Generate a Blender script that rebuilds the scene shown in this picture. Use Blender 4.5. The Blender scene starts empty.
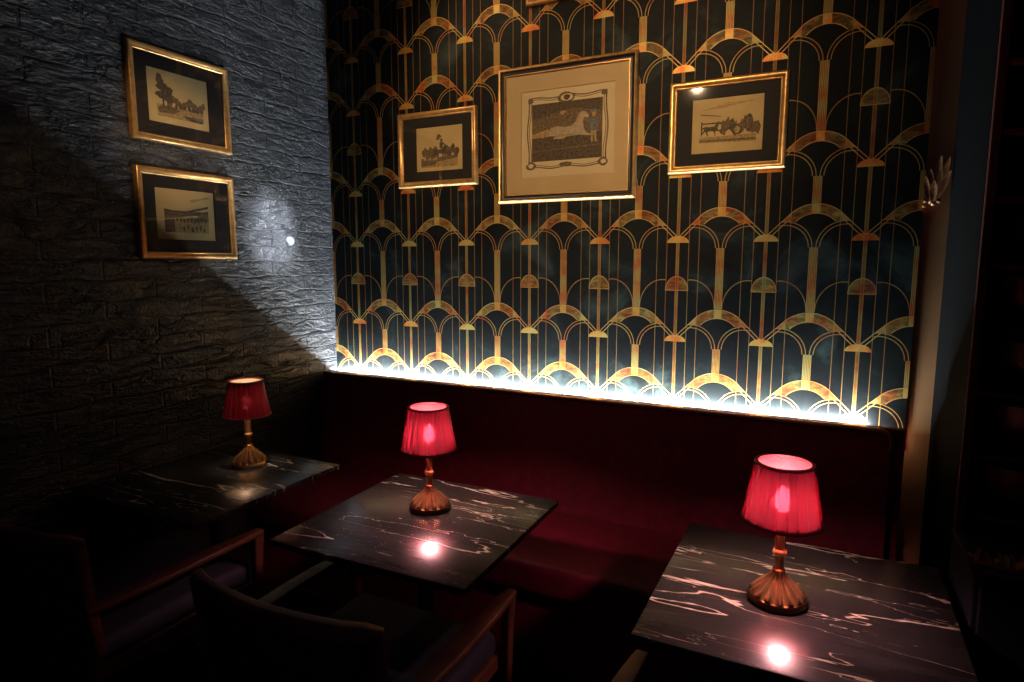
import bpy, bmesh, math, random
from mathutils import Vector, Matrix
random.seed(7)
C = bpy.context.scene.collection
PI = math.pi

# ------------------------------------------------------------------ helpers
def link_mesh(name, bm, mats, parent=None, smooth=True, loc=None, angle=40):
    me = bpy.data.meshes.new(name)
    bmesh.ops.recalc_face_normals(bm, faces=bm.faces[:])
    bm.to_mesh(me); bm.free()
    if not isinstance(mats, (list, tuple)): mats = [mats]
    for m in mats: me.materials.append(m)
    if smooth:
        me.polygons.foreach_set('use_smooth', [True]*len(me.polygons))
        try: me.set_sharp_from_angle(angle=math.radians(angle))
        except Exception: pass
    o = bpy.data.objects.new(name, me); C.objects.link(o)
    if parent: o.parent = parent
    if loc: o.location = loc
    return o
def thing(name, label, cat, loc=(0, 0, 0), rz=0, group=None):
    o = bpy.data.objects.new(name, None); C.objects.link(o)
    o.empty_display_size = .1
    o.location = loc; o.rotation_euler = (0, 0, rz)
    return tag(o, label, cat, group)
def tag(o, label, cat, group=None):
    o['label'] = label; o['category'] = cat
    if group: o['group'] = group
    return o
def struct(o):
    o['kind'] = 'structure'; return o
def dup(root, loc, rz, label):
    r = root.copy(); C.objects.link(r); r.location = loc; r.rotation_euler = (0, 0, rz); r['label'] = label
    for ch in list(root.children):
        c = ch.copy(); C.objects.link(c); c.parent = r
        for g in ch.children:
            d = g.copy(); C.objects.link(d); d.parent = c
    return r
def box(bm, x0, x1, y0, y1, z0, z1, bevel=0, seg=2, mi=0):
    t = bmesh.new()
    bmesh.ops.create_cube(t, size=1)
    for v in t.verts:
        v.co = Vector(((x0+x1)/2+v.co.x*(x1-x0), (y0+y1)/2+v.co.y*(y1-y0), (z0+z1)/2+v.co.z*(z1-z0)))
    if bevel: bmesh.ops.bevel(t, geom=t.edges[:], offset=bevel, segments=seg, profile=.5, affect='EDGES')
    merge(bm, t, mi)
def merge(bm, t, mi=None):
    vm = {v: bm.verts.new(v.co) for v in t.verts}
    for f in t.faces:
        nf = bm.faces.new([vm[v] for v in f.verts])
        nf.material_index = f.material_index if mi is None else mi
    t.free()
def lathe(bm, prof, n=32, cx=0, cy=0, flute=None, mi=0):
    """prof: list of (r, z).  flute(i, k, r) -> r scale."""
    rings = []
    for i, (r, z) in enumerate(prof):
        ring = []
        if r < 1e-6:
            ring = [bm.verts.new((cx, cy, z))]
        else:
            for k in range(n):
                a = 2*PI*k/n
                rr = r*(flute(i, k, n) if flute else 1)
                ring.append(bm.verts.new((cx+rr*math.cos(a), cy+rr*math.sin(a), z)))
        rings.append(ring)
    for A, B in zip(rings, rings[1:]):
        for k in range(n):
            k2 = (k+1) % n
            q = [A[k % len(A)], A[k2 % len(A)], B[k2 % len(B)], B[k % len(B)]]
            u = []
            for v in q:
                if v not in u: u.append(v)
            if len(u) > 2:
                f = bm.faces.new(u); f.material_index = mi
    return rings
def sweep(bm, path, prof_fn, up=Vector((0, 0, 1)), closed_prof=True, caps=True):
    """Sweep a closed profile along a path. prof_fn(i) -> list of (side, up) offsets."""
    rings = []
    n = len(path)
    for i, p in enumerate(path):
        p = Vector(p)
        t = (Vector(path[min(i+1, n-1)])-Vector(path[max(i-1, 0)])).normalized()
        s = t.cross(up)
        if s.length < 1e-4: s = t.cross(Vector((0, 1, 0)))
        s.normalize(); w = s.cross(t).normalized()
        rings.append([bm.verts.new(p+s*a+w*b) for a, b in prof_fn(i)])
    m = len(rings[0])
    for A, B in zip(rings, rings[1:]):
        for k in range(m):
            bm.faces.new([A[k], A[(k+1) % m], B[(k+1) % m], B[k]])
    if caps:
        bm.faces.new(rings[0][::-1]); bm.faces.new(rings[-1])
    return rings
def rrect(a, b, c, n=3):
    """rounded rectangle profile of half-sizes a, b and corner radius c"""
    pts = []
    for sx, sy, a0 in ((1, 1, 0), (-1, 1, 90), (-1, -1, 180), (1, -1, 270)):
        for k in range(n+1):
            t = math.radians(a0+90*k/n)
            pts.append((sx*(a-c)+c*math.cos(t), sy*(b-c)+c*math.sin(t)))
    return pts
def circ(r, n=10): return [(r*math.cos(2*PI*k/n), r*math.sin(2*PI*k/n)) for k in range(n)]
def smooth_path(pts, n=8):
    P = [Vector(p) for p in pts]; out = []
    for i in range(len(P)-1):
        p0 = P[max(i-1, 0)]; p1 = P[i]; p2 = P[i+1]; p3 = P[min(i+2, len(P)-1)]
        for k in range(n):
            t = k/n
            out.append(.5*((2*p1)+(p2-p0)*t+(2*p0-5*p1+4*p2-p3)*t*t+(3*p1-p0-3*p2+p3)*t**3))
    out.append(P[-1]); return out

# ------------------------------------------------------------------ materials
def new_mat(name):
    m = bpy.data.materials.new(name); m.use_nodes = True
    nt = m.node_tree; nt.nodes.clear()
    out = nt.nodes.new('ShaderNodeOutputMaterial')
    b = nt.nodes.new('ShaderNodeBsdfPrincipled')
    nt.links.new(b.outputs[0], out.inputs[0])
    return m, nt, b, out
def setin(nt, sock, v):
    if isinstance(v, bpy.types.NodeSocket): nt.links.new(v, sock)
    else: sock.default_value = v
def math_n(nt, op, *a, clamp=False):
    n = nt.nodes.new('ShaderNodeMath'); n.operation = op; n.use_clamp = clamp
    for i, v in enumerate(a): setin(nt, n.inputs[i], v)
    return n.outputs[0]
def noise(nt, vec, scale, detail=3, rough=.5, dist=0):
    n = nt.nodes.new('ShaderNodeTexNoise'); n.inputs['Scale'].default_value = scale
    n.inputs['Detail'].default_value = detail; n.inputs['Roughness'].default_value = rough; n.inputs['Distortion'].default_value = dist
    if vec is not None: nt.links.new(vec, n.inputs['Vector'])
    return n.outputs['Fac']
def ramp(nt, fac, stops):
    n = nt.nodes.new('ShaderNodeValToRGB'); e = n.color_ramp.elements
    while len(e) < len(stops): e.new(.5)
    for s, (p, c) in zip(e, stops):
        s.position = p; s.color = c if len(c) == 4 else (*c, 1)
    nt.links.new(fac, n.inputs[0]); return n.outputs[0]
def mixc(nt, f, a, b):
    n = nt.nodes.new('ShaderNodeMix'); n.data_type = 'RGBA'
    setin(nt, n.inputs[0], f)
    setin(nt, n.inputs[6], a if isinstance(a, bpy.types.NodeSocket) else (*a, 1))
    setin(nt, n.inputs[7], b if isinstance(b, bpy.types.NodeSocket) else (*b, 1))
    return n.outputs[2]
def objco(nt, scale=(1, 1, 1), rot=(0, 0, 0), gen='Object'):
    t = nt.nodes.new('ShaderNodeTexCoord'); m = nt.nodes.new('ShaderNodeMapping')
    m.inputs['Scale'].default_value = scale; m.inputs['Rotation'].default_value = rot
    nt.links.new(t.outputs[gen], m.inputs['Vector']); return m.outputs[0]
def bump(nt, b, h, strength=.3, dist=.01):
    n = nt.nodes.new('ShaderNodeBump'); n.inputs['Strength'].default_value = strength; n.inputs['Distance'].default_value = dist
    nt.links.new(h, n.inputs['Height']); nt.links.new(n.outputs[0], b.inputs['Normal'])
def simple(name, col, rough=.5, metal=0, var=.25, scale=20, spec=None, bumps=0, bscale=200):
    m, nt, b, out = new_mat(name)
    co = objco(nt)
    f = noise(nt, co, scale, 4)
    lo = tuple(c*(1-var) for c in col); hi = tuple(min(1, c*(1+var)) for c in col)
    nt.links.new(ramp(nt, f, [(.3, lo), (.7, hi)]), b.inputs['Base Color'])
    b.inputs['Roughness'].default_value = rough; b.inputs['Metallic'].default_value = metal
    if spec is not None: b.inputs['Specular IOR Level'].default_value = spec
    if bumps: bump(nt, b, noise(nt, co, bscale, 3), bumps, .002)
    return m

def wallpaper_mat():
    p = .35076; L = .4254; S = .2721; V = L+S; zF = 1.262; hw = .0016
    m, nt, b, out = new_mat('art_deco_wallpaper')
    t = nt.nodes.new('ShaderNodeTexCoord'); s = nt.nodes.new('ShaderNodeSeparateXYZ')
    nt.links.new(t.outputs['Object'], s.inputs[0])
    M = lambda op, *a: math_n(nt, op, *a)
    sub = lambda a, c: M('SUBTRACT', a, c); add = lambda a, c: M('ADD', a, c); mul = lambda a, c: M('MULTIPLY', a, c)
    lt = lambda a, c: M('LESS_THAN', a, c); gt = lambda a, c: M('GREATER_THAN', a, c)
    ab = lambda a: M('ABSOLUTE', a)
    def both(*a):
        r = a[0]
        for x in a[1:]: r = mul(r, x)
        return r
    def any_(*a):
        r = a[0]
        for x in a[1:]: r = M('MAXIMUM', r, x)
        return r
    sq = lambda a: mul(a, a)
    hyp = lambda a, c: M('SQRT', add(sq(a), sq(c)))
    line = lambda d, w=hw: lt(ab(d), w)
    sel = lambda c, a, e: add(mul(c, a), mul(sub(1.0, c), e))
    u, v = s.outputs[0], s.outputs[2]
    q = M('DIVIDE', u, p)
    o = mul(ab(sub(q, M('ROUND', q))), p)          # distance from arch axis
    dd = sub(p/2, o)                                # distance from disc axis
    w = M('FLOORED_MODULO', sub(v, zF+.145), V)
    long_ = lt(w, L)
    zr = sub(w, sel(long_, L-.145, V-.145))
    zp = sub(zr, .013)
    r = hyp(o, zp)
    dout = sel(gt(zp, o), sub(r, .13), sub(mul(add(o, zp), .70711), .13))
    above = gt(zr, .02); hi = gt(zr, .075)
    disc = both(gt(zr, 0.0), lt(add(sq(M('DIVIDE', dd, .0457)), sq(M('DIVIDE', zr, .029))), 1.0))
    l1 = both(line(dout), above)
    l2 = both(line(add(dout, .013)), above, sub(1.0, hi))
    l3 = both(line(sub(r, .094)), hi)
    band = both(lt(dout, 0.0), gt(r, .094), hi)
    rs = hyp(sub(o, .107), add(zr, .024))
    arcs = both(any_(line(sub(rs, .1)), line(sub(rs, .087))), gt(zr, -.024), lt(o, .125))
    colr = both(lt(o, .0155), lt(zr, -.024))
    strp = both(colr, any_(line(sub(o, .0145), .0013), line(sub(o, .0085), .001), line(sub(o, .003), .001)))
    pk = both(band, lt(o, .0155))
    v1 = any_(line(sub(dd, .0465), .0014), line(sub(dd, .0885), .0014))
    v2 = line(sub(dd, .0055), .0014)
    vf = lt(dd, .0055)
    wd = sub(w, .0776)
    ed = M('SQRT', add(sq(M('DIVIDE', dd, .0475)), sq(M('DIVIDE', wd, .059))))
    dome = both(gt(wd, 0.0), lt(ed, 1.0), long_)
    dome_l = both(long_, any_(both(gt(wd, 0.0), line(sub(ed, 1.0), .035)), both(line(wd, .0016), lt(dd, .0475))))
    e2 = M('SQRT', add(sq(M('DIVIDE', sub(dd, .06), .1)), sq(M('DIVIDE', sub(w, .005), .118))))
    dome_a = both(long_, line(sub(e2, 1.0), .017), gt(dd, .0475), gt(w, .003), gt(zr, -.9))
    lines = any_(mul(any_(l1, l2, l3, strp), .8), mul(arcs, .62), mul(v1, .38), mul(v2, .5), mul(dome_l, .7), mul(dome_a, .5))
    ends = both(band, gt(dd, .0465), lt(dd, .0885))
    co = objco(nt)
    fine = noise(nt, co, 60, 4, .6)
    fillv = add(.06, mul(M('POWER', noise(nt, objco(nt, (9, 9, 22)), 2.2, 4, .7, .5), 3.0), 2.1))
    fills = any_(mul(disc, .95), mul(any_(band, dome), fillv), mul(colr, .42), mul(vf, .35), mul(pk, .9), mul(ends, add(.25, mul(fine, .8))))
    mask = any_(lines, fills)
    tone = noise(nt, objco(nt, (5.7, 5.7, 5.7)), 1.9, 3, .6)
    gold = ramp(nt, tone, [(.37, (.50, .10, .025)), (.46, (.50, .20, .04)), (.55, (.48, .29, .07)), (.64, (.42, .34, .11))])
    cloud = noise(nt, objco(nt, (1, 1, 1)), 3.4, 6, .62, .6)
    base = ramp(nt, cloud, [(.38, (.0022, .0022, .0026)), (.56, (.0055, .0078, .0076)), (.76, (.036, .054, .050))])
    pale = mixc(nt, .45, gold, (.54, .38, .14))
    gold = mixc(nt, lines, gold, pale)
    col = mixc(nt, mask, base, gold)
    nt.links.new(col, b.inputs['Base Color'])
    rr = sel(mask, .38, .55)
    nt.links.new(rr, b.inputs['Roughness'])
    nt.links.new(mul(mask, .3), b.inputs['Metallic'])
    b.inputs['Specular IOR Level'].default_value = .12
    return m

def brick_mat():
    m, nt, b, out = new_mat('painted_brick')
    t = nt.nodes.new('ShaderNodeTexCoord'); s = nt.nodes.new('ShaderNodeSeparateXYZ'); c = nt.nodes.new('ShaderNodeCombineXYZ')
    nt.links.new(t.outputs['Object'], s.inputs[0])
    co = objco(nt)
    wob = noise(nt, objco(nt, (1, 1.3, 3)), 4, 3)
    nt.links.new(s.outputs[1], c.inputs[0])
    nt.links.new(math_n(nt, 'MULTIPLY_ADD', wob, .055, s.outputs[2]), c.inputs[1])
    br = nt.nodes.new('ShaderNodeTexBrick')
    br.inputs['Scale'].default_value = 1
    br.inputs['Brick Width'].default_value = .42; br.inputs['Row Height'].default_value = .078
    br.inputs['Mortar Size'].default_value = .006; br.inputs['Mortar Smooth'].default_value = .6
    nt.links.new(c.outputs[0], br.inputs['Vector'])
    n1 = noise(nt, objco(nt, (1, 1, 2.6)), 9, 5, .6, .25)
    n2 = noise(nt, co, 70, 4, .6)
    mort = math_n(nt, 'MULTIPLY', br.outputs['Fac'], -.8)
    n4 = noise(nt, objco(nt, (1, 1, 3.4)), 4.5, 5, .55, .5)
    crack = math_n(nt, 'MULTIPLY', math_n(nt, 'SUBTRACT', 1.0, math_n(nt, 'DIVIDE', math_n(nt, 'ABSOLUTE', math_n(nt, 'SUBTRACT', n4, .5)), .03), clamp=True), -.6)
    mort = math_n(nt, 'ADD', mort, crack)
    h = math_n(nt, 'ADD', math_n(nt, 'ADD', mort, math_n(nt, 'MULTIPLY', n1, 1.3)), math_n(nt, 'MULTIPLY', n2, .28))
    bump(nt, b, h, 1.0, .02)
    f = noise(nt, co, 3, 4)
    nt.links.new(ramp(nt, f, [(.3, (.020, .021, .026)), (.7, (.044, .045, .051))]), b.inputs['Base Color'])
    b.inputs['Roughness'].default_value = .36
    b.inputs['Specular IOR Level'].default_value = .5
    return m

def marble_mat(rz=0.0, seed=0.0, name='black_marble'):
    m, nt, b, out = new_mat(name)
    t = nt.nodes.new('ShaderNodeTexCoord')
    mp = nt.nodes.new('ShaderNodeMapping')
    mp.inputs['Location'].default_value = (seed, seed*.7, 0)
    mp.inputs['Rotation'].default_value = (0, 0, rz)
    mp.inputs['Scale'].default_value = (.62, 4.4, 1)
    nt.links.new(t.outputs['Object'], mp.inputs['Vector'])
    v = mp.outputs[0]
    n1 = noise(nt, v, 1.7, 5, .5, .25)
    ridge = math_n(nt, 'ABSOLUTE', math_n(nt, 'SUBTRACT', n1, .5))
    gate = noise(nt, v, 1.25, 2, .5)
    wid = math_n(nt, 'MAXIMUM', math_n(nt, 'MULTIPLY', math_n(nt, 'SUBTRACT', gate, .43), .11), .0016)
    vein = math_n(nt, 'SUBTRACT', 1.0, math_n(nt, 'DIVIDE', ridge, wid), clamp=True)
    n3 = noise(nt, v, 3.0, 4, .5, .3)
    r3 = math_n(nt, 'ABSOLUTE', math_n(nt, 'SUBTRACT', n3, .5))
    g3 = noise(nt, v, 2.1, 2)
    w3 = math_n(nt, 'MAXIMUM', math_n(nt, 'MULTIPLY', math_n(nt, 'SUBTRACT', g3, .48), .06), .0004)
    vein3 = math_n(nt, 'MULTIPLY', math_n(nt, 'SUBTRACT', 1.0, math_n(nt, 'DIVIDE', r3, w3), clamp=True), .55)
    brk = noise(nt, t.outputs['Object'], 38, 4, .7)
    vv = math_n(nt, 'MULTIPLY', math_n(nt, 'MAXIMUM', vein, vein3), math_n(nt, 'MULTIPLY_ADD', brk, 1.6, .3), clamp=True)
    cl = noise(nt, v, 2.5, 5, .6)
    base = ramp(nt, cl, [(.35, (.014, .013, .014)), (.7, (.040, .038, .038))])
    nt.links.new(mixc(nt, vv, base, (.85, .76, .58)), b.inputs['Base Color'])
    b.inputs['Roughness'].default_value = .25
    b.inputs['Specular IOR Level'].default_value = .45
    return m

def shade_mat(name, col, tcol, tfac):
    m, nt, b, out = new_mat(name)
    b.inputs['Base Color'].default_value = (*col, 1); b.inputs['Roughness'].default_value = .45
    b.inputs['Specular IOR Level'].default_value = .12
    tr = nt.nodes.new('ShaderNodeBsdfTranslucent')
    wv = noise(nt, objco(nt, (1, 1, .15)), 160, 2)
    nt.links.new(mixc(nt, wv, tuple(c*.65 for c in tcol), tcol), tr.inputs[0])
    rf = nt.nodes.new('ShaderNodeBsdfRefraction'); rf.inputs['IOR'].default_value = 1.03; rf.inputs['Roughness'].default_value = .52
    rf.inputs[0].default_value = (1, max(tcol[1], .20), max(tcol[2], .34), 1)
    m2 = nt.nodes.new('ShaderNodeMixShader'); m2.inputs[0].default_value = .42
    nt.links.new(tr.outputs[0], m2.inputs[1]); nt.links.new(rf.outputs[0], m2.inputs[2])
    mx = nt.nodes.new('ShaderNodeMixShader'); mx.inputs[0].default_value = tfac
    nt.links.new(b.outputs[0], mx.inputs[1]); nt.links.new(m2.outputs[0], mx.inputs[2]); nt.links.new(mx.outputs[0], out.inputs[0])
    return m
def glass_mat():
    m, nt, b, out = new_mat('picture_glass'); nt.nodes.remove(b)
    tr = nt.nodes.new('ShaderNodeBsdfTransparent'); gl = nt.nodes.new('ShaderNodeBsdfGlossy')
    gl.inputs['Roughness'].default_value = .03
    fr = nt.nodes.new('ShaderNodeFresnel'); fr.inputs[0].default_value = 1.35
    mx = nt.nodes.new('ShaderNodeMixShader')
    nt.links.new(fr.outputs[0], mx.inputs[0]); nt.links.new(tr.outputs[0], mx.inputs[1]); nt.links.new(gl.outputs[0], mx.inputs[2])
    nt.links.new(mx.outputs[0], out.inputs[0]); return m
def emit_mat(name, col, st):
    m, nt, b, out = new_mat(name)
    b.inputs['Base Color'].default_value = (*col, 1)
    b.inputs['Emission Color'].default_value = (*col, 1); b.inputs['Emission Strength'].default_value = st
    return m
def wood_mat(name, a, c, rough=.35, scale=(1, 9, 9)):
    m, nt, b, out = new_mat(name)
    f = noise(nt, objco(nt, scale), 6, 5, .6, 1.2)
    nt.links.new(ramp(nt, f, [(.3, a), (.7, c)]), b.inputs['Base Color'])
    b.inputs['Roughness'].default_value = rough
    return m

M_wallpaper = wallpaper_mat()
M_brick = brick_mat()
M_led = emit_mat('led_diffuser', (.88, .95, 1), .3)
M_plaster = simple('tan_plaster', (.46, .235, .10), .6, var=.12, scale=6, bumps=.15)
M_navy = simple('black_paint', (.0012, .0013, .0015), .9, var=.2, scale=6, spec=.03)
M_ceiling = simple('dark_ceiling_paint', (.02, .02, .024), .8, var=.15)
M_floor = wood_mat('dark_floorboards', (.018, .011, .008), (.04, .022, .014), .4, (1, 10, 1))
M_velvet = simple('oxblood_upholstery', (.20, .011, .032), .55, var=.2, scale=30, bumps=.15)
M_blue = simple('navy_upholstery', (.028, .031, .050), .8, var=.2, scale=60, bumps=.3)
M_walnut = wood_mat('walnut', (.085, .028, .014), (.16, .06, .03), .48)
M_rosewood = wood_mat('red_brown_shelf_wood', (.05, .012, .009), (.085, .022, .014), .8)
M_rosewood.node_tree.nodes['Principled BSDF'].inputs['Specular IOR Level'].default_value = .1
M_iron = simple('black_iron', (.012, .012, .013), .45, .6)
M_gold = simple('antique_gold_frame', (.66, .37, .13), .33, .7, var=.22, scale=35)
M_goldleaf = simple('tarnished_gold_leaf', (.20, .085, .032), .45, .4, var=.4, scale=60)
M_trim = simple('copper_edge_trim', (.80, .42, .26), .28, .8, var=.15)
M_brass = simple('aged_brass', (.80, .44, .18), .24, .72, var=.2, scale=40)
M_darkbrass = simple('dark_bronze', (.14, .075, .035), .3, .9, var=.2, scale=40)
M_black = simple('black_frame_lacquer', (.012, .010, .010), .3)
M_mat = simple('black_mount_board', (.016, .013, .012), .8, var=.1)
M_cream = simple('tan_mount_board', (.60, .43, .22), .8, var=.08, scale=4)
M_sheet = simple('pale_sheet', (.70, .56, .33), .8, var=.06, scale=5)
M_paper = simple('aged_paper', (.60, .44, .20), .8, var=.12, scale=9)
M_ink = simple('print_ink_dark', (.10, .072, .045), .8, var=.5, scale=90)
M_ink2 = simple('print_ink_brown', (.17, .115, .058), .8, var=.5, scale=110)
M_ink3 = simple('print_ochre', (.40, .27, .11), .8, var=.35, scale=80)
M_white = simple('print_pale_tint', (.44, .34, .22), .8, var=.2, scale=60)
M_bluegrey = simple('print_blue_grey', (.15, .16, .16), .8, var=.4, scale=70)
PR = [M_paper, M_ink, M_ink2, M_ink3, M_white, M_bluegrey, M_sheet]
M_glass = glass_mat()
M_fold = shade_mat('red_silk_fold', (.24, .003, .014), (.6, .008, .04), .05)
M_shade = shade_mat('red_pleated_silk', (.55, .006, .03), (1.0, .05, .22), .90)
M_lining_cream = shade_mat('cream_shade_lining', (.85, .78, .66), (1, .72, .66), .3)
M_lining = shade_mat('pink_glow_lining', (.34, .085, .10), (1, .66, .66), .72)  # lining of the lit lamps, pink lamplight put into its colour
M_rim = simple('dark_red_braid', (.16, .006, .014), .6, var=.3, scale=150)
M_bulb = emit_mat('pink_lit_bulb', (1, .44, .45), 640)
M_bulb_dim = emit_mat('dim_bulb', (1, .62, .38), 30)
M_bowl = simple('dark_red_lacquer', (.11, .016, .014), .4, var=.3, scale=20)
M_cab = simple('blue_black_cabinet_paint', (.010, .013, .018), .8, var=.2, spec=.1)
M_spot = emit_mat('spotlight_lens', (1, .75, .5), 4)

# ------------------------------------------------------------------ the setting
D = 2.75; XL = -2.517; XR = .289; XP = .37; CZ = 3.4
bm = bmesh.new(); box(bm, XL-.15, 2.2, D, D+.15, 0, CZ)
wb = struct(link_mesh('wall_back', bm, M_plaster, smooth=False))
bm = bmesh.new(); box(bm, 0, XR-XL, -.004, 0, .9, CZ)
link_mesh('wallpaper', bm, M_wallpaper, wb, smooth=False, loc=(XL, D, 0))
bm = bmesh.new(); box(bm, XL-.15, XL, -2.2, D, 0, CZ)
struct(link_mesh('wall_left', bm, M_brick, smooth=False))
bm = bmesh.new(); box(bm, XP, 2.2, 2.36, D, 0, CZ)
struct(link_mesh('wall_right', bm, M_navy, smooth=False))
bm = bmesh.new(); box(bm, XL-.15, 2.2, -2.2, D+.15, -.1, 0)
struct(link_mesh('floor', bm, M_floor, smooth=False))
bm = bmesh.new(); box(bm, XL-.15, 2.2, -2.2, D+.15, CZ, CZ+.1)
struct(link_mesh('ceiling', bm, M_ceiling, smooth=False))

# ------------------------------------------------------------------ banquette along the back wall
bq = thing('banquette', 'long oxblood banquette bench against the patterned wall with copper edged back', 'bench', (-1.13, 2.35, 0))
BX0, BX1 = XL+.006, .236
def bloc(o): o.location = (1.13, -2.35, 0); return o
bm = bmesh.new()
# backrest: raked cushion with a rounded upper right corner in front of a board that runs on to the panel's edge
N = 10; Rc = .04; ZT = .990
outline = [(BX0, .36), (BX1, .36)] + [(BX1-Rc+Rc*math.cos(a), ZT-Rc+Rc*math.sin(a)) for a in [PI/2*k/N for k in range(N+1)]] + [(BX0, ZT)]
def yb(z): return 2.57+.055*max(0, (z-.44))/.55
fr = [bm.verts.new((x, yb(z), z)) for x, z in outline]; bk = [bm.verts.new((x, 2.668, z)) for x, z in outline]
bm.faces.new(fr); bm.faces.new(bk[::-1])
for k in range(len(fr)):
    k2 = (k+1) % len(fr); bm.faces.new([fr[k], bk[k], bk[k2], fr[k2]])
bloc(link_mesh('backrest', bm, M_velvet, bq, angle=30))
bm = bmesh.new()
pth = [(BX0, 2.627, ZT)] + [(BX1-Rc+Rc*math.sin(a), 2.627, ZT-Rc+Rc*math.cos(a)) for a in [PI/2*k/N for k in range(0, N+1)]] + [(BX1, 2.625, .92)]
sweep(bm, pth, lambda i: circ(.0078, 12), up=Vector((0, 1, 0.001)))
bloc(link_mesh('edge_trim', bm, M_trim, bq))
bm = bmesh.new(); box(bm, BX0, XR-.004, 2.6685, 2.70, .30, ZT-.001, .002, 1)
bloc(link_mesh('back_board', bm, M_velvet, bq))
bm = bmesh.new(); box(bm, BX0, BX1-.01, 2.06, 2.60, .33, .46, .03, 4)
bloc(link_mesh('seat', bm, M_velvet, bq))
bm = bmesh.new(); box(bm, BX0, BX1-.02, 2.12, 2.66, 0, .335, .005, 1)
bloc(link_mesh('plinth', bm, M_velvet, bq))
bm = bmesh.new(); box(bm, BX0, BX1-.02, 2.712, 2.736, .940, .967, .002, 1)
st = bloc(link_mesh('light_strip', bm, M_led, bq))
bm = bmesh.new(); box(bm, BX1-.021, BX1-.008, 2.714, 2.734, .942, .965, .003, 1)
link_mesh('added_end_glow', bm, emit_mat('added_led_glow', (1, .80, .60), 60), st)  # small added emitter that brightens the tan wall strip past the bench

# ------------------------------------------------------------------ pictures
def frame_ring(bm, w, h, prof, mis=None):
    """mitred moulding; prof: list of (inset, height) from outer back to inner back. Faces -Y locally (height = -y)."""
    rings = []
    for ins, ht in prof:
        x, z = w/2-ins, h/2-ins
        rings.append([bm.verts.new((sx*x, -ht, sz*z)) for sx, sz in ((-1, -1), (1, -1), (1, 1), (-1, 1))])
    for i, (A, B) in enumerate(zip(rings, rings[1:])):
        for k in range(4):
            f = bm.faces.new([A[k], A[(k+1) % 4], B[(k+1) % 4], B[k]])
            if mis: f.material_index = mis[i]
def slab_with_hole(bm, w, h, ow, oh, ox, oz, y0, y1):
    """mount board w x h with an opening ow x oh centred at (ox, oz)"""
    def ring(y, a, b, cx, cz): return [bm.verts.new((cx+sx*a/2, y, cz+sz*b/2)) for sx, sz in ((-1, -1), (1, -1), (1, 1), (-1, 1))]
    R = [ring(y1, w, h, 0, 0), ring(y0, w, h, 0, 0), ring(y0, ow, oh, ox, oz), ring(y1, ow-.004, oh-.004, ox, oz)]
    for A, B in zip(R, R[1:]):
        for k in range(4): bm.faces.new([A[k], A[(k+1) % 4], B[(k+1) % 4], B[k]])
class Print:
    """an engraving: a sheet with flat inked shapes; coordinates 0..1 across the sheet"""
    def __init__(s, w, h): s.bm = bmesh.new(); s.w = w; s.h = h; s.n = 0
    def poly(s, pts, mi, step=1):
        s.n += step; y = -.00003*s.n
        f = s.bm.faces.new([s.bm.verts.new(((x-.5)*s.w, y, (z-.5)*s.h)) for x, z in pts]); f.material_index = mi
    def rect(s, x0, x1, z0, z1, mi): s.poly([(x0, z0), (x1, z0), (x1, z1), (x0, z1)], mi)
    def ell(s, cx, cz, rx, rz, mi, n=12, jit=0, rot=0):
        P = []
        for k in range(n):
            a = 2*PI*k/n; q = 1+random.uniform(-jit, jit)
            x, z = rx*q*math.cos(a), rz*q*math.sin(a)
            P.append((cx+x*math.cos(rot)-z*math.sin(rot), cz+x*math.sin(rot)+z*math.cos(rot)))
        s.poly(P, mi)
    def horse(s, x, z, k, mi, d=1, kz=1.25):
        """running horse silhouette; d = 1 faces right"""
        P = [(-.50, .10), (-.62, .02), (-.55, .16), (-.42, .22), (-.1, .18), (.18, .22), (.36, .46), (.46, .50), (.62, .36), (.60, .30), (.46, .33), (.38, .12),
             (.40, -.02), (.62, -.14), (.58, -.30), (.54, -.28), (.55, -.17), (.34, -.10), (.22, -.12), (.28, -.30), (.20, -.44), (.17, -.42), (.22, -.30), (.10, -.10),
             (-.20, -.08), (-.26, -.22), (-.18, -.42), (-.23, -.43), (-.34, -.24), (-.38, -.08), (-.52, -.20), (-.66, -.38), (-.70, -.34), (-.58, -.14), (-.50, -.02)]
        s.poly([(x+d*a*k, z+b*k*kz) for a, b in P], mi)
    def rider(s, x, z, k, mi):
        s.poly([(x-.10*k, z), (x+.12*k, z), (x+.13*k, z+.30*k), (x+.28*k, z+.22*k), (x+.28*k, z+.30*k), (x+.10*k, z+.48*k), (x-.10*k, z+.46*k)], mi)
        s.ell(x+.03*k, z+.60*k, .09*k, .12*k, mi, 8)
    def man(s, x, z, k, mi, mi2):
        s.poly([(x-.07*k, z), (x-.02*k, z), (x, z+.30*k), (x+.05*k, z), (x+.10*k, z), (x+.09*k, z+.42*k), (x-.08*k, z+.42*k)], mi2)
        s.poly([(x-.10*k, z+.36*k), (x+.11*k, z+.36*k), (x+.13*k, z+.74*k), (x+.02*k, z+.80*k), (x-.10*k, z+.74*k), (x-.26*k, z+.80*k), (x-.26*k, z+.73*k), (x-.11*k, z+.62*k)], mi)
        s.ell(x+.01*k, z+.90*k, .065*k, .10*k, mi2, 8); s.poly([(x-.10*k, z+.96*k), (x+.11*k, z+.96*k), (x+.06*k, z+1.06*k), (x-.05*k, z+1.06*k)], mi)
def gold_prof(t=.030, d=.024):
    return [(0, 0), (0, d*.62), (.002, d*.82), (.006, d*.97), (.011, d), (.016, d*.92), (.020, d*.72), (.0225, d*.66), (.0245, d*.72), (t-.0035, d*.70), (t, d*.52), (t, .004)]
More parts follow.
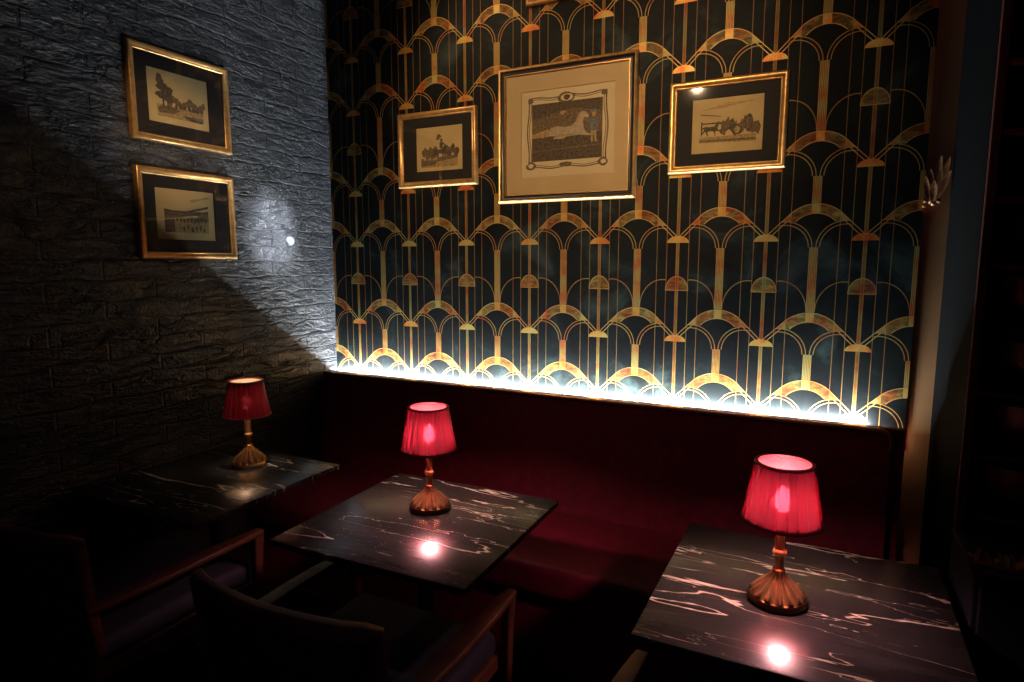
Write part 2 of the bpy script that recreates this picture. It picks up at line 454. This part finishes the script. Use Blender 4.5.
def picture(label, w, h, loc, rz, pw, ph, pox, poz, draw, style='gold', group='framed prints'):
    t = thing('framed_picture', label, 'picture', loc, rz, group)
    bm = bmesh.new()
    if style == 'gold':
        frame_ring(bm, w, h, gold_prof()); tt = .030
        link_mesh('frame', bm, M_gold, t, angle=50)
    else:
        frame_ring(bm, w, h, [(0, 0), (0, .018), (.002, .025), (.007, .029), (.012, .027), (.014, .020), (.018, .017), (.026, .015), (.031, .016), (.033, .021), (.036, .021), (.038, .016), (.038, .004)],
                   [0, 0, 0, 0, 0, 1, 1, 1, 1, 0, 0, 0]); tt = .038
        link_mesh('frame', bm, [M_gold, M_black], t, angle=50)
    iw, ih = w-2*tt+.006, h-2*tt+.006
    bm = bmesh.new(); box(bm, -w/2+.004, w/2-.004, -.004, -.0005, -h/2+.004, h/2-.004)
    link_mesh('backing_board', bm, M_mat, t, smooth=False)
    pr = Print(pw, ph); pr.rect(0, 1, 0, 1, 6 if style != 'gold' else 0); draw(pr)
    link_mesh('print', pr.bm, PR, t, smooth=False, loc=(pox, -.0048, poz))
    bm = bmesh.new(); slab_with_hole(bm, iw, ih, pw-.004, ph-.004, pox, poz, -.0095, -.0060+.0002)
    link_mesh('mount', bm, M_mat if style == 'gold' else M_cream, t, smooth=False)
    bm = bmesh.new(); box(bm, -iw/2, iw/2, -.0125, -.0105, -ih/2, ih/2)
    link_mesh('glass', bm, M_glass, t, smooth=False)
    return t
def draw_hunt(p):
    p.rect(.10, .90, .20, .88, 0); p.rect(.11, .89, .10, .30, 3)
    p.poly([(.11, .30), (.89, .34), (.89, .28), (.5, .22), (.11, .2)], 2); p.poly([(.11, .24), (.45, .22), (.40, .14), (.11, .14)], 2)
    for k in range(9): p.ell(.17+.036*k, .42+.03*math.sin(k*2.1), .05, .10, 2, 10, .25)
    for k in range(8): p.ell(.62+.036*k, .44+.04*math.sin(k*1.7), .045, .10, 1 if k % 2 else 2, 10, .25)
    p.horse(.52, .42, .26, 1); p.rider(.54, .50, .30, 1); p.ell(.50, .78, .05, .05, 2, 9, .4); p.ell(.46, .72, .04, .03, 2, 9, .4)
    for k in range(5): p.horse(.22+.05*k, .28+.02*(k % 2), .09, 1 if k % 2 else 4)
def draw_cart(p):
    p.rect(.10, .90, .14, .90, 0)
    for k in range(4): p.poly([(.14+.1*k, .78+.03*k), (.5+.12*k, .81+.02*k), (.5+.12*k, .825+.02*k), (.14+.1*k, .79+.03*k)], 3)
    p.poly([(.13, .72), (.42, .66), (.42, .645), (.13, .70)], 2)
    p.poly([(.12, .20), (.9, .18), (.9, .31), (.12, .30)], 3); p.poly([(.12, .22), (.9, .20), (.9, .24), (.12, .25)], 2)
    p.rect(.14, .16, .36, .58, 1); p.rect(.14, .44, .53, .555, 1); p.rect(.14, .36, .46, .475, 2)
    for k in range(10): p.ell(.46+.05*k, .46+.05*math.sin(k*1.3), .05, .12, 2, 10, .3)
    p.horse(.29, .43, .22, 1); p.rider(.56, .40, .26, 1); p.ell(.64, .40, .07, .09, 1, 14); p.ell(.64, .40, .045, .065, 3, 12)
    p.ell(.80, .50, .055, .16, 1, 14); p.ell(.79, .50, .03, .11, 2, 12); p.poly([(.4, .42), (.62, .46), (.62, .44), (.4, .40)], 1)
def draw_tree(p):
    p.rect(.14, .90, .14, .86, 0); p.rect(.15, .90, .14, .36, 3)
    p.poly([(.15, .30), (.35, .36), (.52, .30), (.40, .22), (.18, .20)], 2); p.poly([(.55, .22), (.88, .24), (.88, .14), (.66, .15)], 1); p.poly([(.70, .25), (.9, .23), (.9, .18), (.74, .2)], 5)
    for k in range(13): p.ell(.36+.045*k, .44+.05*math.sin(k*1.1), .045, .07, 2, 10, .3)
    for k in range(7): p.ell(.45+.07*k, .37, .03, .04, 1, 8, .3)
    p.poly([(.23, .28), (.26, .28), (.27, .6), (.24, .6)], 1); p.poly([(.31, .28), (.335, .28), (.33, .55), (.30, .55)], 1)
    for x, z, a, c in ((.20, .86, .05, .05), (.22, .76, .07, .07), (.25, .66, .09, .09), (.31, .60, .10, .10), (.24, .52, .10, .08), (.34, .48, .07, .07)): p.ell(x, z, a, c, 1, 12, .3)
def draw_stand(p):
    p.rect(.12, .90, .14, .88, 0); p.rect(.14, .88, .16, .58, 2)
    p.poly([(.14, .60), (.45, .56), (.88, .70), (.88, .65), (.45, .525), (.14, .56)], 1); p.poly([(.14, .53), (.45, .50), (.88, .60), (.88, .56), (.45, .475), (.14, .50)], 1)
    p.poly([(.14, .47), (.5, .45), (.88, .50), (.88, .34), (.5, .40), (.14, .44)], 2)
    p.poly([(.3, .42), (.88, .38), (.88, .16), (.3, .16)], 3); p.rect(.14, .30, .16, .40, 1)
    for k in range(9): p.ell(.34+.06*k, .40+.012*math.sin(k*2), .022, .045, 1, 8, .3)
    for k in range(6): p.ell(.45+.07*k, .24+.03*math.sin(k*2.2), .018, .05, 1, 8, .3)
    for k in range(5): p.ell(.62+.06*k, .78+.02*k, .05, .025, 3, 9, .4)
def draw_horse(p):
    # engraved cartouche border around a dark landscape with a pale horse and a man
    def ribbon(f, n, wd, mi):
        pts = [f(k/n) for k in range(n+1)]
        for (a, b), (c, d) in zip(pts, pts[1:]):
            l = math.hypot(c-a, d-b) or 1; nx, nz = -(d-b)/l*wd, (c-a)/l*wd
            p.poly([(a-nx, b-nz), (c-nx, d-nz), (c+nx, d+nz), (a+nx, b+nz)], mi, .05)
    x0, x1, z0, z1 = .085, .915, .11, .905
    for wob, off, wd in ((.010, 0, .007), (.012, .022, .004)):
        ribbon(lambda t: (x0+off+wob*math.sin(t*9), z0+(z1-z0)*t), 22, wd, 2)
        ribbon(lambda t: (x1-off-wob*math.sin(t*9), z0+(z1-z0)*t), 22, wd, 2)
        ribbon(lambda t: (x0+(x1-x0)*t, z1-off+wob*math.sin(t*15)), 22, wd, 2)
        ribbon(lambda t: (x0+(x1-x0)*t, z0+off+wob*math.sin(t*15)), 22, wd, 2)
    for x in (x0+.03, x1-.03):
        p.ell(x, z0+.03, .055, .045, 2, 10, .2); p.ell(x, z0+.03, .03, .025, 6, 10, .1); p.ell(x, z1-.02, .03, .03, 2, 10, .3)
    p.ell(.5, z1-.02, .10, .06, 2, 14, .2); p.ell(.5, z1-.02, .065, .04, 6, 12); p.ell(.5, z1-.02, .035, .028, 1, 10, .2); p.ell(.5, z0+.03, .07, .03, 2, 12, .2)
    p.rect(.125, .87, .185, .84, 2); p.rect(.125, .87, .185, .47, 1)
    p.poly([(.125, .84), (.87, .84), (.87, .70), (.55, .76), (.125, .66)], 1)
    p.poly([(.125, .50), (.30, .545), (.40, .50), (.40, .465), (.125, .455)], 3); p.poly([(.125, .31), (.87, .34), (.87, .325), (.125, .295)], 2)
    # pale horse, hindquarters low and head raised, legs folded under it
    p.poly([(.30, .50), (.33, .555), (.40, .575), (.47, .555), (.55, .56), (.60, .61), (.615, .67), (.655, .71), (.70, .70), (.735, .655), (.725, .635), (.685, .645), (.67, .60), (.68, .53),
            (.70, .475), (.755, .455), (.75, .435), (.68, .445), (.63, .455), (.50, .445), (.46, .425), (.36, .43), (.36, .445), (.41, .46), (.32, .465)], 4)
    p.poly([(.58, .585), (.60, .61), (.615, .67), (.655, .71), (.64, .66), (.625, .60)], 3); p.poly([(.31, .52), (.27, .50), (.22, .455), (.25, .45), (.31, .485)], 3)
    p.poly([(.36, .455), (.47, .45), (.62, .46), (.55, .475), (.42, .475)], 3)
    p.ell(.46, .72, .03, .02, 3, 9, .3)
    p.man(.78, .36, .34, 5, 3)
PW = D-.004
def pic_back(label, x0, x1, z0, z1, px0, px1, pz0, pz1, draw, style='gold'):
    cx, cz = (x0+x1)/2, (z0+z1)/2
    return picture(label, x1-x0, z1-z0, (cx, PW, cz), 0, px1-px0, pz1-pz0, (px0+px1)/2-cx, (pz0+pz1)/2-cz, draw, style)
def pic_left(label, y0, y1, z0, z1, py0, py1, pz0, pz1, draw):
    cy, cz = (y0+y1)/2, (z0+z1)/2
    return picture(label, y1-y0, z1-z0, (XL, cy, cz), PI/2, py1-py0, pz1-pz0, (py0+py1)/2-cy, (pz0+pz1)/2-cz, draw)
pic_back('small gold framed print of mounted riders, left of the large horse print', -2.037, -1.568, 1.985, 2.357, -1.932, -1.651, 2.060, 2.283, draw_hunt)
pic_back('largest picture, tan mount and print of a pale horse with a man', -1.445, -.776, 1.884, 2.499, -1.334, -.874, 1.996, 2.389, draw_horse, 'black')
pic_back('gold framed print of a dark horse pulling a cart, right of the large picture', -.637, -.181, 1.974, 2.341, -.548, -.265, 2.047, 2.270, draw_cart)
pic_left('upper gold framed print on the dark brick wall, with a tall tree', 1.617, 2.085, 2.097, 2.477, 1.697, 1.983, 2.177, 2.397, draw_tree)
pic_left('lower gold framed print on the dark brick wall, with a curved grandstand', 1.618, 2.083, 1.619, 1.993, 1.698, 1.983, 1.697, 1.918, draw_stand)
pic_back('picture above the large horse print, only its lower frame edge in view', -1.306, -.70, 2.757, 3.20, -1.19, -.82, 2.86, 3.10, draw_hunt, 'gold')

# ------------------------------------------------------------------ tables
def make_table(label, loc, mat, sx, sy):
    t = thing('marble_table', label, 'table', loc, 0, 'black marble bistro tables')
    bm = bmesh.new(); box(bm, -sx/2, sx/2, -sy/2, sy/2, .728, .75, .004, 2)
    link_mesh('tabletop', bm, mat, t)
    bm = bmesh.new()
    lathe(bm, [(0, .045), (.034, .045), (.034, .06), (.028, .075), (.028, .69), (.05, .71), (.05, .7245), (0, .7245)], 24)
    link_mesh('column', bm, M_iron, t)
    bm = bmesh.new(); box(bm, -.15, .15, -.15, .15, .7235, .7285, .002, 1)
    link_mesh('top_plate', bm, M_iron, t)
    bm = bmesh.new(); lathe(bm, [(0, 0), (.21, 0), (.215, .006), (.21, .014), (.12, .024), (.045, .040), (.034, .05), (0, .05)], 40)
    link_mesh('foot', bm, M_iron, t)
    return t
make_table('dark marble table in the left corner beside the brick wall', (-2.165, 1.632, 0), marble_mat(.25, 3.1, 'black_marble_left'), .69, .70)
make_table('middle marble table with the lit lamp, between the other two tables', (-1.172, 1.672, 0), marble_mat(.30, 1.0, 'black_marble_middle'), .70, .69).rotation_euler = (0, 0, .026)
make_table('marble table at the right with pale streaks, nearest the shelves', (-.022, 1.69, 0), marble_mat(.12, 7.4, 'black_marble_right'), .69, .70)

# ------------------------------------------------------------------ lamps
def make_lamp(label, loc, lit, group='red shaded table lamps'):
    t = thing('table_lamp', label, 'lamp', loc, random.uniform(0, .4), group)
    bm = bmesh.new()
    lathe(bm, [(0, 0), (.070, 0), (.072, .003), (.072, .014), (.069, .018), (.066, .018), (0, .018)], 48)
    link_mesh('plinth', bm, M_darkbrass if lit else M_brass, t)
    bm = bmesh.new()
    def fl(i, k, n): return 1+(.13 if 1 <= i <= 5 else 0)*math.cos(k/n*2*PI*14)
    lathe(bm, [(.062, .017), (.060, .025), (.051, .036), (.038, .049), (.026, .061), (.0185, .071), (.014, .080), (.015, .085), (.011, .089)], 112, flute=fl)
    link_mesh('fluted_base', bm, M_brass, t)
    bm = bmesh.new()
    lathe(bm, [(0, .085), (.0125, .085), (.0115, .095), (.012, .121), (.0145, .123), (.0175, .127), (.0185, .131), (.0175, .135), (.0135, .139), (.0130, .150), (.0138, .176), (.0145, .190), (.0145, .194), (.009, .196), (.006, .205), (.006, .240), (0, .240)], 28)
    link_mesh('stem', bm, M_brass, t)
    # pleated shade
    z0, z1, r0, r1 = .216, .362, .0935, .0675
    np_, sub = 22, 8; n = np_*sub
    bm = bmesh.new(); rows = 8; prof = []
    for i in range(rows+1):
        f = i/rows; prof.append((r0+(r1-r0)*f, z0+(z1-z0)*f))
    def pleat(i, k, n):
        ph = (k % sub)/sub
        saw = (ph/.78 if ph < .78 else (1-ph)/.22)
        return 1-.04+.065*saw
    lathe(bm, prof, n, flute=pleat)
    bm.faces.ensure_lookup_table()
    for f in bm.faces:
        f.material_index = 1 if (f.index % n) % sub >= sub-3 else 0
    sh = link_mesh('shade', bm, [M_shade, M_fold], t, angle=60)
    bm = bmesh.new(); lathe(bm, [(r-.0055, z) for r, z in prof], 48)
    link_mesh('lining', bm, M_lining if lit else M_lining_cream, sh)
    bm = bmesh.new()
    for rr, zz, hh in ((r0, z0, .0035), (r1, z1, .0028)):
        tt = bmesh.new()
        lathe(tt, [(rr-.0060, zz-hh), (rr+.0030, zz-hh), (rr+.0038, zz), (rr+.0025, zz+hh), (rr-.0060, zz+hh), (rr-.0060, zz-hh)], 56)
        if rr == r0: merge(bm, tt); link_mesh('bottom_rim', bm, M_rim, sh); bm = bmesh.new()
        else: merge(bm, tt); link_mesh('top_rim', bm, M_rim, sh)
    # spider that carries the shade
    bm = bmesh.new()
    for k in range(3):
        a = 2*PI*k/3
        sweep(bm, [(.004*math.cos(a), .004*math.sin(a), .235), (.05*math.cos(a), .05*math.sin(a), .233), (.083*math.cos(a), .083*math.sin(a), .228)], lambda i: circ(.0012, 6))
    lathe(bm, [(.0055, .232), (.009, .232), (.009, .238), (.0055, .238), (.0055, .232)], 20)
    link_mesh('shade_carrier', bm, M_brass, t)
    bm = bmesh.new(); lathe(bm, [(0, .236), (.007, .237), (.012, .242), (.0165, .252), (.0175, .266), (.0155, .282), (.010, .294), (.004, .302), (0, .304)], 20)
    link_mesh('bulb', bm, M_bulb if lit else M_bulb_dim, t)
    return t
make_lamp('dimmest red pleated lamp, brass base, on the corner table by the brick wall', (-2.165, 1.81, .75), False)
make_lamp('glowing red pleated lamp on the middle marble table', (-1.206, 1.755, .75), True)
make_lamp('glowing red pleated lamp on the right marble table', (-.073, 1.651, .75), True)

# ------------------------------------------------------------------ armchairs (faces +Y, origin on the floor under the seat)
def make_chair(label, loc, rz):
    t = thing('armchair', label, 'chair', loc, rz, 'armchairs facing the banquette')
    hw = .31; yr, yf = -.31, .31
    # top rail: bowed towards the back, flat band lying on edge
    bm = bmesh.new()
    P = smooth_path([(-.305, -.305, .796), (-.21, -.352, .803), (0, -.378, .806), (.21, -.352, .803), (.305, -.305, .796)], 8)
    n = len(P)
    def rp(i):
        e = min(i, n-1-i)/(n-1)*2; k = .55+.45*min(1, e*4)
        return rrect(.017*k, .022*k, .009*k)
    sweep(bm, P, rp)
    link_mesh('top_rail', bm, M_walnut, t, angle=50)
    # arms: tapered bars from the rear posts to the front legs
    for s in (-1, 1):
        bm = bmesh.new()
        A = smooth_path([(s*.298, yr-.005, .585), (s*.312, -.12, .592), (s*.315, .12, .596), (s*.306, yf+.005, .588)], 8); m = len(A)
        sweep(bm, A, lambda i: rrect(.019+.011*math.sin(PI*i/(m-1)), .011, .007))
        link_mesh('arm', bm, M_walnut, t, angle=50)
    for s in (-1, 1):
        bm = bmesh.new()
        A = smooth_path([(s*.305, yf-.01, .585), (s*.300, yf-.012, .40), (s*.290, yf, 0)], 6); m = len(A)
        sweep(bm, A, lambda i: rrect(.018-.007*i/(m-1), .022-.009*i/(m-1), .007), up=Vector((0, 1, 0)))
        link_mesh('front_leg', bm, M_walnut, t, angle=50)
        bm = bmesh.new()
        A = smooth_path([(s*.290, yr-.005, .80), (s*.288, yr+.015, .585), (s*.283, yr+.03, .40), (s*.280, yr-.03, 0)], 6); m = len(A)
        sweep(bm, A, lambda i: rrect(.015-.003*i/(m-1), .018-.004*i/(m-1), .006), up=Vector((0, 1, 0)))
        link_mesh('rear_leg', bm, M_walnut, t, angle=50)
    # upholstered back: curved pad under the rail
    bm = bmesh.new()
    nx, nz = 24, 10; grid = {}
    for side in (0, 1):
        for i in range(nx+1):
            for j in range(nz+1):
                u = -1+2*i/nx; f = j/nz
                x = u*.272; z = .44+.345*f
                y = -.352-.015*f+.075*u*u*(.6+.4*f)+.02*(1-f)
                edge = (1-u**8)*(1-(2*f-1)**8)
                th = .006+.022*max(0, edge)
                grid[side, i, j] = bm.verts.new((x, y+(th if side else -th), z))
    for side in (0, 1):
        for i in range(nx):
            for j in range(nz):
                q = [grid[side, i, j], grid[side, i+1, j], grid[side, i+1, j+1], grid[side, i, j+1]]
                bm.faces.new(q if side else q[::-1])
    loop = [(i, 0) for i in range(nx)]+[(nx, j) for j in range(nz)]+[(i, nz) for i in range(nx, 0, -1)]+[(0, j) for j in range(nz, 0, -1)]
    for a, b2 in zip(loop, loop[1:]+loop[:1]):
        bm.faces.new([grid[0, *a], grid[0, *b2], grid[1, *b2], grid[1, *a]])
    link_mesh('backrest', bm, M_blue, t, angle=60)
    bm = bmesh.new(); box(bm, -.272, .272, -.315, .30, .385, .465, .028, 4)
    link_mesh('seat', bm, M_blue, t, angle=60)
    bm = bmesh.new(); box(bm, -.277, .277, -.300, .300, .335, .388, .006, 1)
    link_mesh('seat_frame', bm, M_walnut, t)
    return t
ch = make_chair('middle navy armchair with a bowed wooden rail, drawn up to the middle table', (-1.135, 1.325, 0), 0)
dup(ch, (-2.19, 1.29, 0), 0, 'left navy armchair facing the corner table by the brick wall')
dup(ch, (-.075, 1.20, 0), 0, 'right armchair under the right marble table, only its left arm in view')

# ------------------------------------------------------------------ shelves on the right
sh = thing('shelf_unit', 'tall dark wooden shelf unit at the right edge of the photo', 'shelf', (.80, 2.2, 0))
def sl(o): o.location = (-.80, -2.2, 0); return o
SX0, SX1, SY0, SY1 = .352, 1.25, 2.05, 2.355
for x0, x1 in ((SX0, SX0+.022), (SX1-.022, SX1)):
    bm = bmesh.new(); box(bm, x0, x1, SY0+.021, SY1, 0, 2.75, .003, 1); sl(link_mesh('side_panel', bm, M_navy, sh))
    bm = bmesh.new(); box(bm, x0, x1, SY0-.002, SY0+.02, 0, 2.75, .004, 2); sl(link_mesh('post', bm, M_rosewood, sh))
bm = bmesh.new(); box(bm, SX0+.022, SX1-.022, SY1-.012, SY1, .05, 2.74); sl(link_mesh('back_panel', bm, M_navy, sh, smooth=False))
shelf_z = [.74, .916, 1.09, 1.262, 1.437, 1.574+.03, 1.775, 1.948, 2.12, 2.30, 2.48]
for z in [.08]+shelf_z+[2.73]:
    bm = bmesh.new(); box(bm, SX0+.022, SX1-.022, SY0+.004, SY1-.012, z-.016, z, .002, 1); sl(link_mesh('shelf', bm, M_rosewood, sh))
names = ['bottom', 'second from the bottom', 'third from the bottom', 'fourth from the bottom', 'fifth from the bottom', 'sixth from the bottom', 'seventh from the bottom', 'eighth from the bottom']
proto = None
for i, z in enumerate(shelf_z[1:7]):
    if proto is None:
        bm = bmesh.new()
        lathe(bm, [(0, 0), (.045, 0), (.047, .006), (.075, .018), (.105, .046), (.122, .085), (.128, .125), (.131, .132), (.127, .134), (.118, .10), (.10, .058), (.06, .026), (0, .018)], 40)
        proto = link_mesh('bowl', bm, M_bowl); b2 = proto
    else:
        b2 = proto.copy(); C.objects.link(b2)
    b2.location = (.530, 2.19, z)
    tag(b2, 'dark red bowl on the shelf unit, %s in its column of bowls' % ['lowest', 'second from the bottom', 'third from the bottom', 'third from the top', 'second from the top', 'topmost'][i], 'bowl', 'bowls on the shelves')

# dark cabinet in front of the shelves, with a gilded branch on it
cb = thing('cabinet', 'dark blue cabinet at the lower right beside the right table', 'cabinet', (.78, 1.90, 0))
def cl(o): o.location = (-.78, -1.90, 0); return o
bm = bmesh.new(); box(bm, .350, 1.22, 1.77, 2.04, .04, .855, .004, 1); cl(link_mesh('body', bm, M_cab, cb))
bm = bmesh.new(); box(bm, .345, 1.23, 1.755, 2.045, .855, .875, .004, 1); cl(link_mesh('top', bm, M_cab, cb))
bm = bmesh.new(); box(bm, .370, 1.20, 1.80, 2.03, 0, .04); cl(link_mesh('plinth', bm, M_cab, cb, smooth=False))
for x0, x1, kx in ((.362, .783, .755), (.787, 1.208, .815)):
    bm = bmesh.new(); box(bm, x0, x1, 1.752, 1.771, .06, .845, .003, 1); d = cl(link_mesh('door', bm, M_cab, cb))
    bm = bmesh.new(); lathe(bm, [(0, 0), (.005, 0), (.005, .012), (.011, .018), (.011, .024), (0, .027)], 16)
    for v in bm.verts: v.co = Vector((v.co.x, -v.co.z, v.co.y))
    k = link_mesh('knob', bm, M_brass, d); k.location = (kx, 1.753, .52)

def leaf(bm, base, dirv, nrm, ln, wd, curl=.3):
    """a curled pointed leaf of three strips"""
    d = Vector(dirv).normalized(); n = Vector(nrm); n = (n-d*n.dot(d)).normalized(); s = d.cross(n)
    m = 7; rows = []
    for i in range(m+1):
        f = i/m; w = wd*math.sin(PI*min(1, f*.92+.05))**.8
        c = Vector(base)+d*ln*f+n*ln*curl*f*f
        rows.append([bm.verts.new(c-s*w+n*w*.35), bm.verts.new(c), bm.verts.new(c+s*w+n*w*.35)])
    th = .0012
    rows2 = [[bm.verts.new(v.co-n*th) for v in r] for r in rows]
    for R, fl in ((rows, False), (rows2, True)):
        for A, B in zip(R, R[1:]):
            for k in range(2):
                q = [A[k], A[k+1], B[k+1], B[k]]; bm.faces.new(q[::-1] if fl else q)
    for k in (0, 2):
        for i in range(m): bm.faces.new([rows[i][k], rows[i+1][k], rows2[i+1][k], rows2[i][k]])
    for k in range(2):
        bm.faces.new([rows[0][k], rows2[0][k], rows2[0][k+1], rows[0][k+1]]); bm.faces.new([rows[m][k], rows[m][k+1], rows2[m][k+1], rows2[m][k]])
gb = thing('gilded_branch', 'gilded leafy branch lying on the dark cabinet', 'ornament', (.41, 1.80, .875))
bm = bmesh.new()
P = smooth_path([(-.055, .004, .008), (0, -.014, .010), (.06, -.010, .009), (.13, -.018, .012), (.20, -.006, .009)], 6)
sweep(bm, P, lambda i: circ(.0062+.0016*math.sin(i*1.7), 8)); link_mesh('stem', bm, M_goldleaf, gb)
for k in range(26):
    bm = bmesh.new(); x = -.055+.0102*k
    p = min(P, key=lambda q: abs(q.x-x))
    leaf(bm, (x, p.y, p.z+.003), (random.uniform(-.6, .6), random.uniform(-.2, 1.0), random.uniform(.25, 1.1)), (random.uniform(-.4, .4), -.7, .5), random.uniform(.022, .042), random.uniform(.004, .008), random.uniform(-.3, .4))
    link_mesh('leaf', bm, M_goldleaf, gb)

# gilded leaf ornament on the wall beside the patterned panel
wo = thing('wall_ornament', 'gilded upright leaf spray hung on the wall right of the patterned panel', 'ornament', (.313, D, 1.80))
bm = bmesh.new(); lathe(bm, [(0, 0), (.014, 0), (.016, .004), (.013, .011), (.006, .015), (0, .016)], 18)
for v in bm.verts: v.co = Vector((v.co.x, -v.co.z-.0005, v.co.y+.03))
link_mesh('rosette', bm, M_goldleaf, wo)
for k, (dx, ln, wd, x0, z0) in enumerate(((.08, .15, .011, .004, .03), (.22, .145, .012, .010, .032), (-.08, .105, .010, -.004, .03), (-.22, .085, .010, -.010, .028), (.12, .11, .012, .006, .02), (.34, .10, .010, .014, .03), (-.02, .075, .012, 0, .02))):
    bm = bmesh.new(); leaf(bm, (x0, -.012-.003*k, z0), (dx, -.06, 1), (0, -1, .1), ln, wd, .12); link_mesh('leaf', bm, M_goldleaf, wo)
for x, z, r in ((-.018, .024, .008), (.020, .024, .008), (-.022, .008, .007), (.004, .016, .009), (.012, .030, .006), (-.006, .04, .006)):
    bm = bmesh.new(); bmesh.ops.create_icosphere(bm, subdivisions=2, radius=r)
    for v in bm.verts: v.co += Vector((x, -.012, z))
    link_mesh('berry', bm, M_goldleaf, wo)

# small pale knob added to the brick wall to give a bright highlight
bm = bmesh.new(); lathe(bm, [(0, -.004), (.022, -.004), (.024, .004), (.021, .014), (.012, .022), (0, .024)], 24)
for v in bm.verts: v.co = Vector((v.co.z, v.co.x, v.co.y))
kn = link_mesh('highlight_knob', bm, simple('gloss_highlight', (.30, .32, .36), .2), loc=(XL, 2.425, 1.712))
tag(kn, 'small pale knob added for the highlight on the brick wall right of the lower print', 'knob')

# ------------------------------------------------------------------ lights
def area(name, loc, rot, sx, sy, power, col):
    l = bpy.data.lights.new(name, 'AREA'); l.shape = 'RECTANGLE'; l.size = sx; l.size_y = sy; l.energy = power; l.color = col
    o = bpy.data.objects.new(name, l); C.objects.link(o); o.location = loc; o.rotation_euler = rot; return o
def spot(name, loc, target, power, col, deg, blend=.6, r=.03):
    l = bpy.data.lights.new(name, 'SPOT'); l.energy = power; l.color = col; l.spot_size = math.radians(deg); l.spot_blend = blend; l.shadow_soft_size = r
    o = bpy.data.objects.new(name, l); C.objects.link(o); o.location = loc
    o.rotation_euler = (Vector(target)-Vector(loc)).to_track_quat('-Z', 'Y').to_euler(); return o
def can(loc, target, label):
    t = thing('ceiling_spotlight', label, 'lamp', (loc[0], loc[1], CZ), 0, 'ceiling spotlights')
    bm = bmesh.new(); lathe(bm, [(0, 0), (.045, 0), (.045, -.02), (0, -.02)], 24); link_mesh('mount', bm, M_black, t)
    bm = bmesh.new(); sweep(bm, [(0, 0, -.015), (0, 0, -.07)], lambda i: circ(.008, 8), up=Vector((0, 1, 0))); link_mesh('stem', bm, M_black, t)
    bm = bmesh.new(); lathe(bm, [(0, .075), (.028, .075), (.034, .06), (.036, -.03), (.032, -.03), (.030, .05), (0, .05)], 24)
    h = link_mesh('head', bm, M_black, t); h.location = (0, 0, -.115)
    h.rotation_euler = (Vector(target)-Vector((loc[0], loc[1], CZ-.115))).to_track_quat('-Z', 'Y').to_euler()
WARM = (1, .66, .36)
area('led_light', ((BX0+BX1)/2-.03, 2.721, .971), (PI-.58, 0, 0), BX1-BX0-.08, .008, 112, (.86, .95, 1))
L1 = (-1.23, -.9, CZ-.14)
spot('picture_spot', L1, (-1.15, 2.7, 2.28), 380, WARM, 34, .6, .018)
spot('picture_spot_right', (-.35, -.5, CZ-.14), (-.45, 2.7, 2.2), 55, WARM, 26)
spot('picture_spot_left', (-.7, .5, CZ-.14), (XL, 1.85, 2.05), 170, WARM, 15, .9)
spot('added_brick_spot', (-.6, 2.15, CZ-.14), (XL, 2.32, 1.755), 2700, (.88, .94, 1), 9, 1.0)  # lamp added to make the bright patch on the bricks, real source unknown
spot('corner_spot', (-1.95, 2.0, CZ-.14), (-1.40, 2.75, 2.2), 22, WARM, 62, .8, .02)
TW = (1, .84, .66)
spot('table_spot_middle', (-1.0, 1.55, CZ-.14), (-1.08, 1.70, .75), 30, TW, 20, .8, .12)
spot('table_spot_right', (-.05, 1.35, CZ-.14), (-.10, 1.62, .75), 30, TW, 20, .8, .12)
spot('table_spot_corner', (-1.75, 1.7, CZ-.14), (-2.13, 1.79, .90), 95, TW, 8.5, .9, .03)
for loc, tg, lb in ((L1, (-1.15, 2.7, 2.28), 'black ceiling spotlight aimed at the large horse print'), ((-.35, -.5, 0), (-.45, 2.7, 2.2), 'black ceiling spotlight aimed at the right hand print'),
                    ((-.7, .5, 0), (XL, 1.85, 2.05), 'black ceiling spotlight aimed at the two prints on the brick wall'), ((-.6, 2.15, 0), (XL, 2.29, 1.775), 'added black ceiling spotlight for the bright patch on the brick wall'), ((-1.95, 2.0, 0), (-1.55, 2.75, 2.2), 'black ceiling spotlight in the corner above the small riders print'), ((-1.0, 1.55, 0), (-1.08, 1.7, .75), 'black ceiling spotlight over the middle marble table'),
                    ((-.05, 1.35, 0), (-.1, 1.62, .75), 'black ceiling spotlight over the right marble table'), ((-1.75, 1.7, 0), (-2.13, 1.79, .90), 'black ceiling spotlight over the corner marble table')):
    can(loc, tg, lb)

w = bpy.data.worlds.new('dim_room'); bpy.context.scene.world = w; w.use_nodes = True
bg = w.node_tree.nodes['Background']; bg.inputs[0].default_value = (.7, .4, .75, 1); bg.inputs[1].default_value = .02

# ------------------------------------------------------------------ camera
cd = bpy.data.cameras.new('camera'); cd.sensor_width = 36; cd.lens = 627.2/1024*36; cd.clip_start = .02
cam = bpy.data.objects.new('camera', cd); C.objects.link(cam)
cam.location = (0, 0, 1.61); cam.rotation_euler = (PI/2-.12682, 0, .4667)
sc = bpy.context.scene; sc.camera = cam
sc.view_settings.view_transform = 'Standard'; sc.view_settings.look = 'None'; sc.view_settings.gamma = 1; sc.view_settings.use_curve_mapping = False
sc.view_settings.exposure = 0
sc.cycles.use_denoising = True
try: sc.cycles.denoiser = 'OPENIMAGEDENOISE'
except Exception: pass
sc.cycles.max_bounces = 8; sc.cycles.diffuse_bounces = 3; sc.cycles.caustics_reflective = False; sc.cycles.caustics_refractive = False
sc.cycles.sample_clamp_indirect = 25
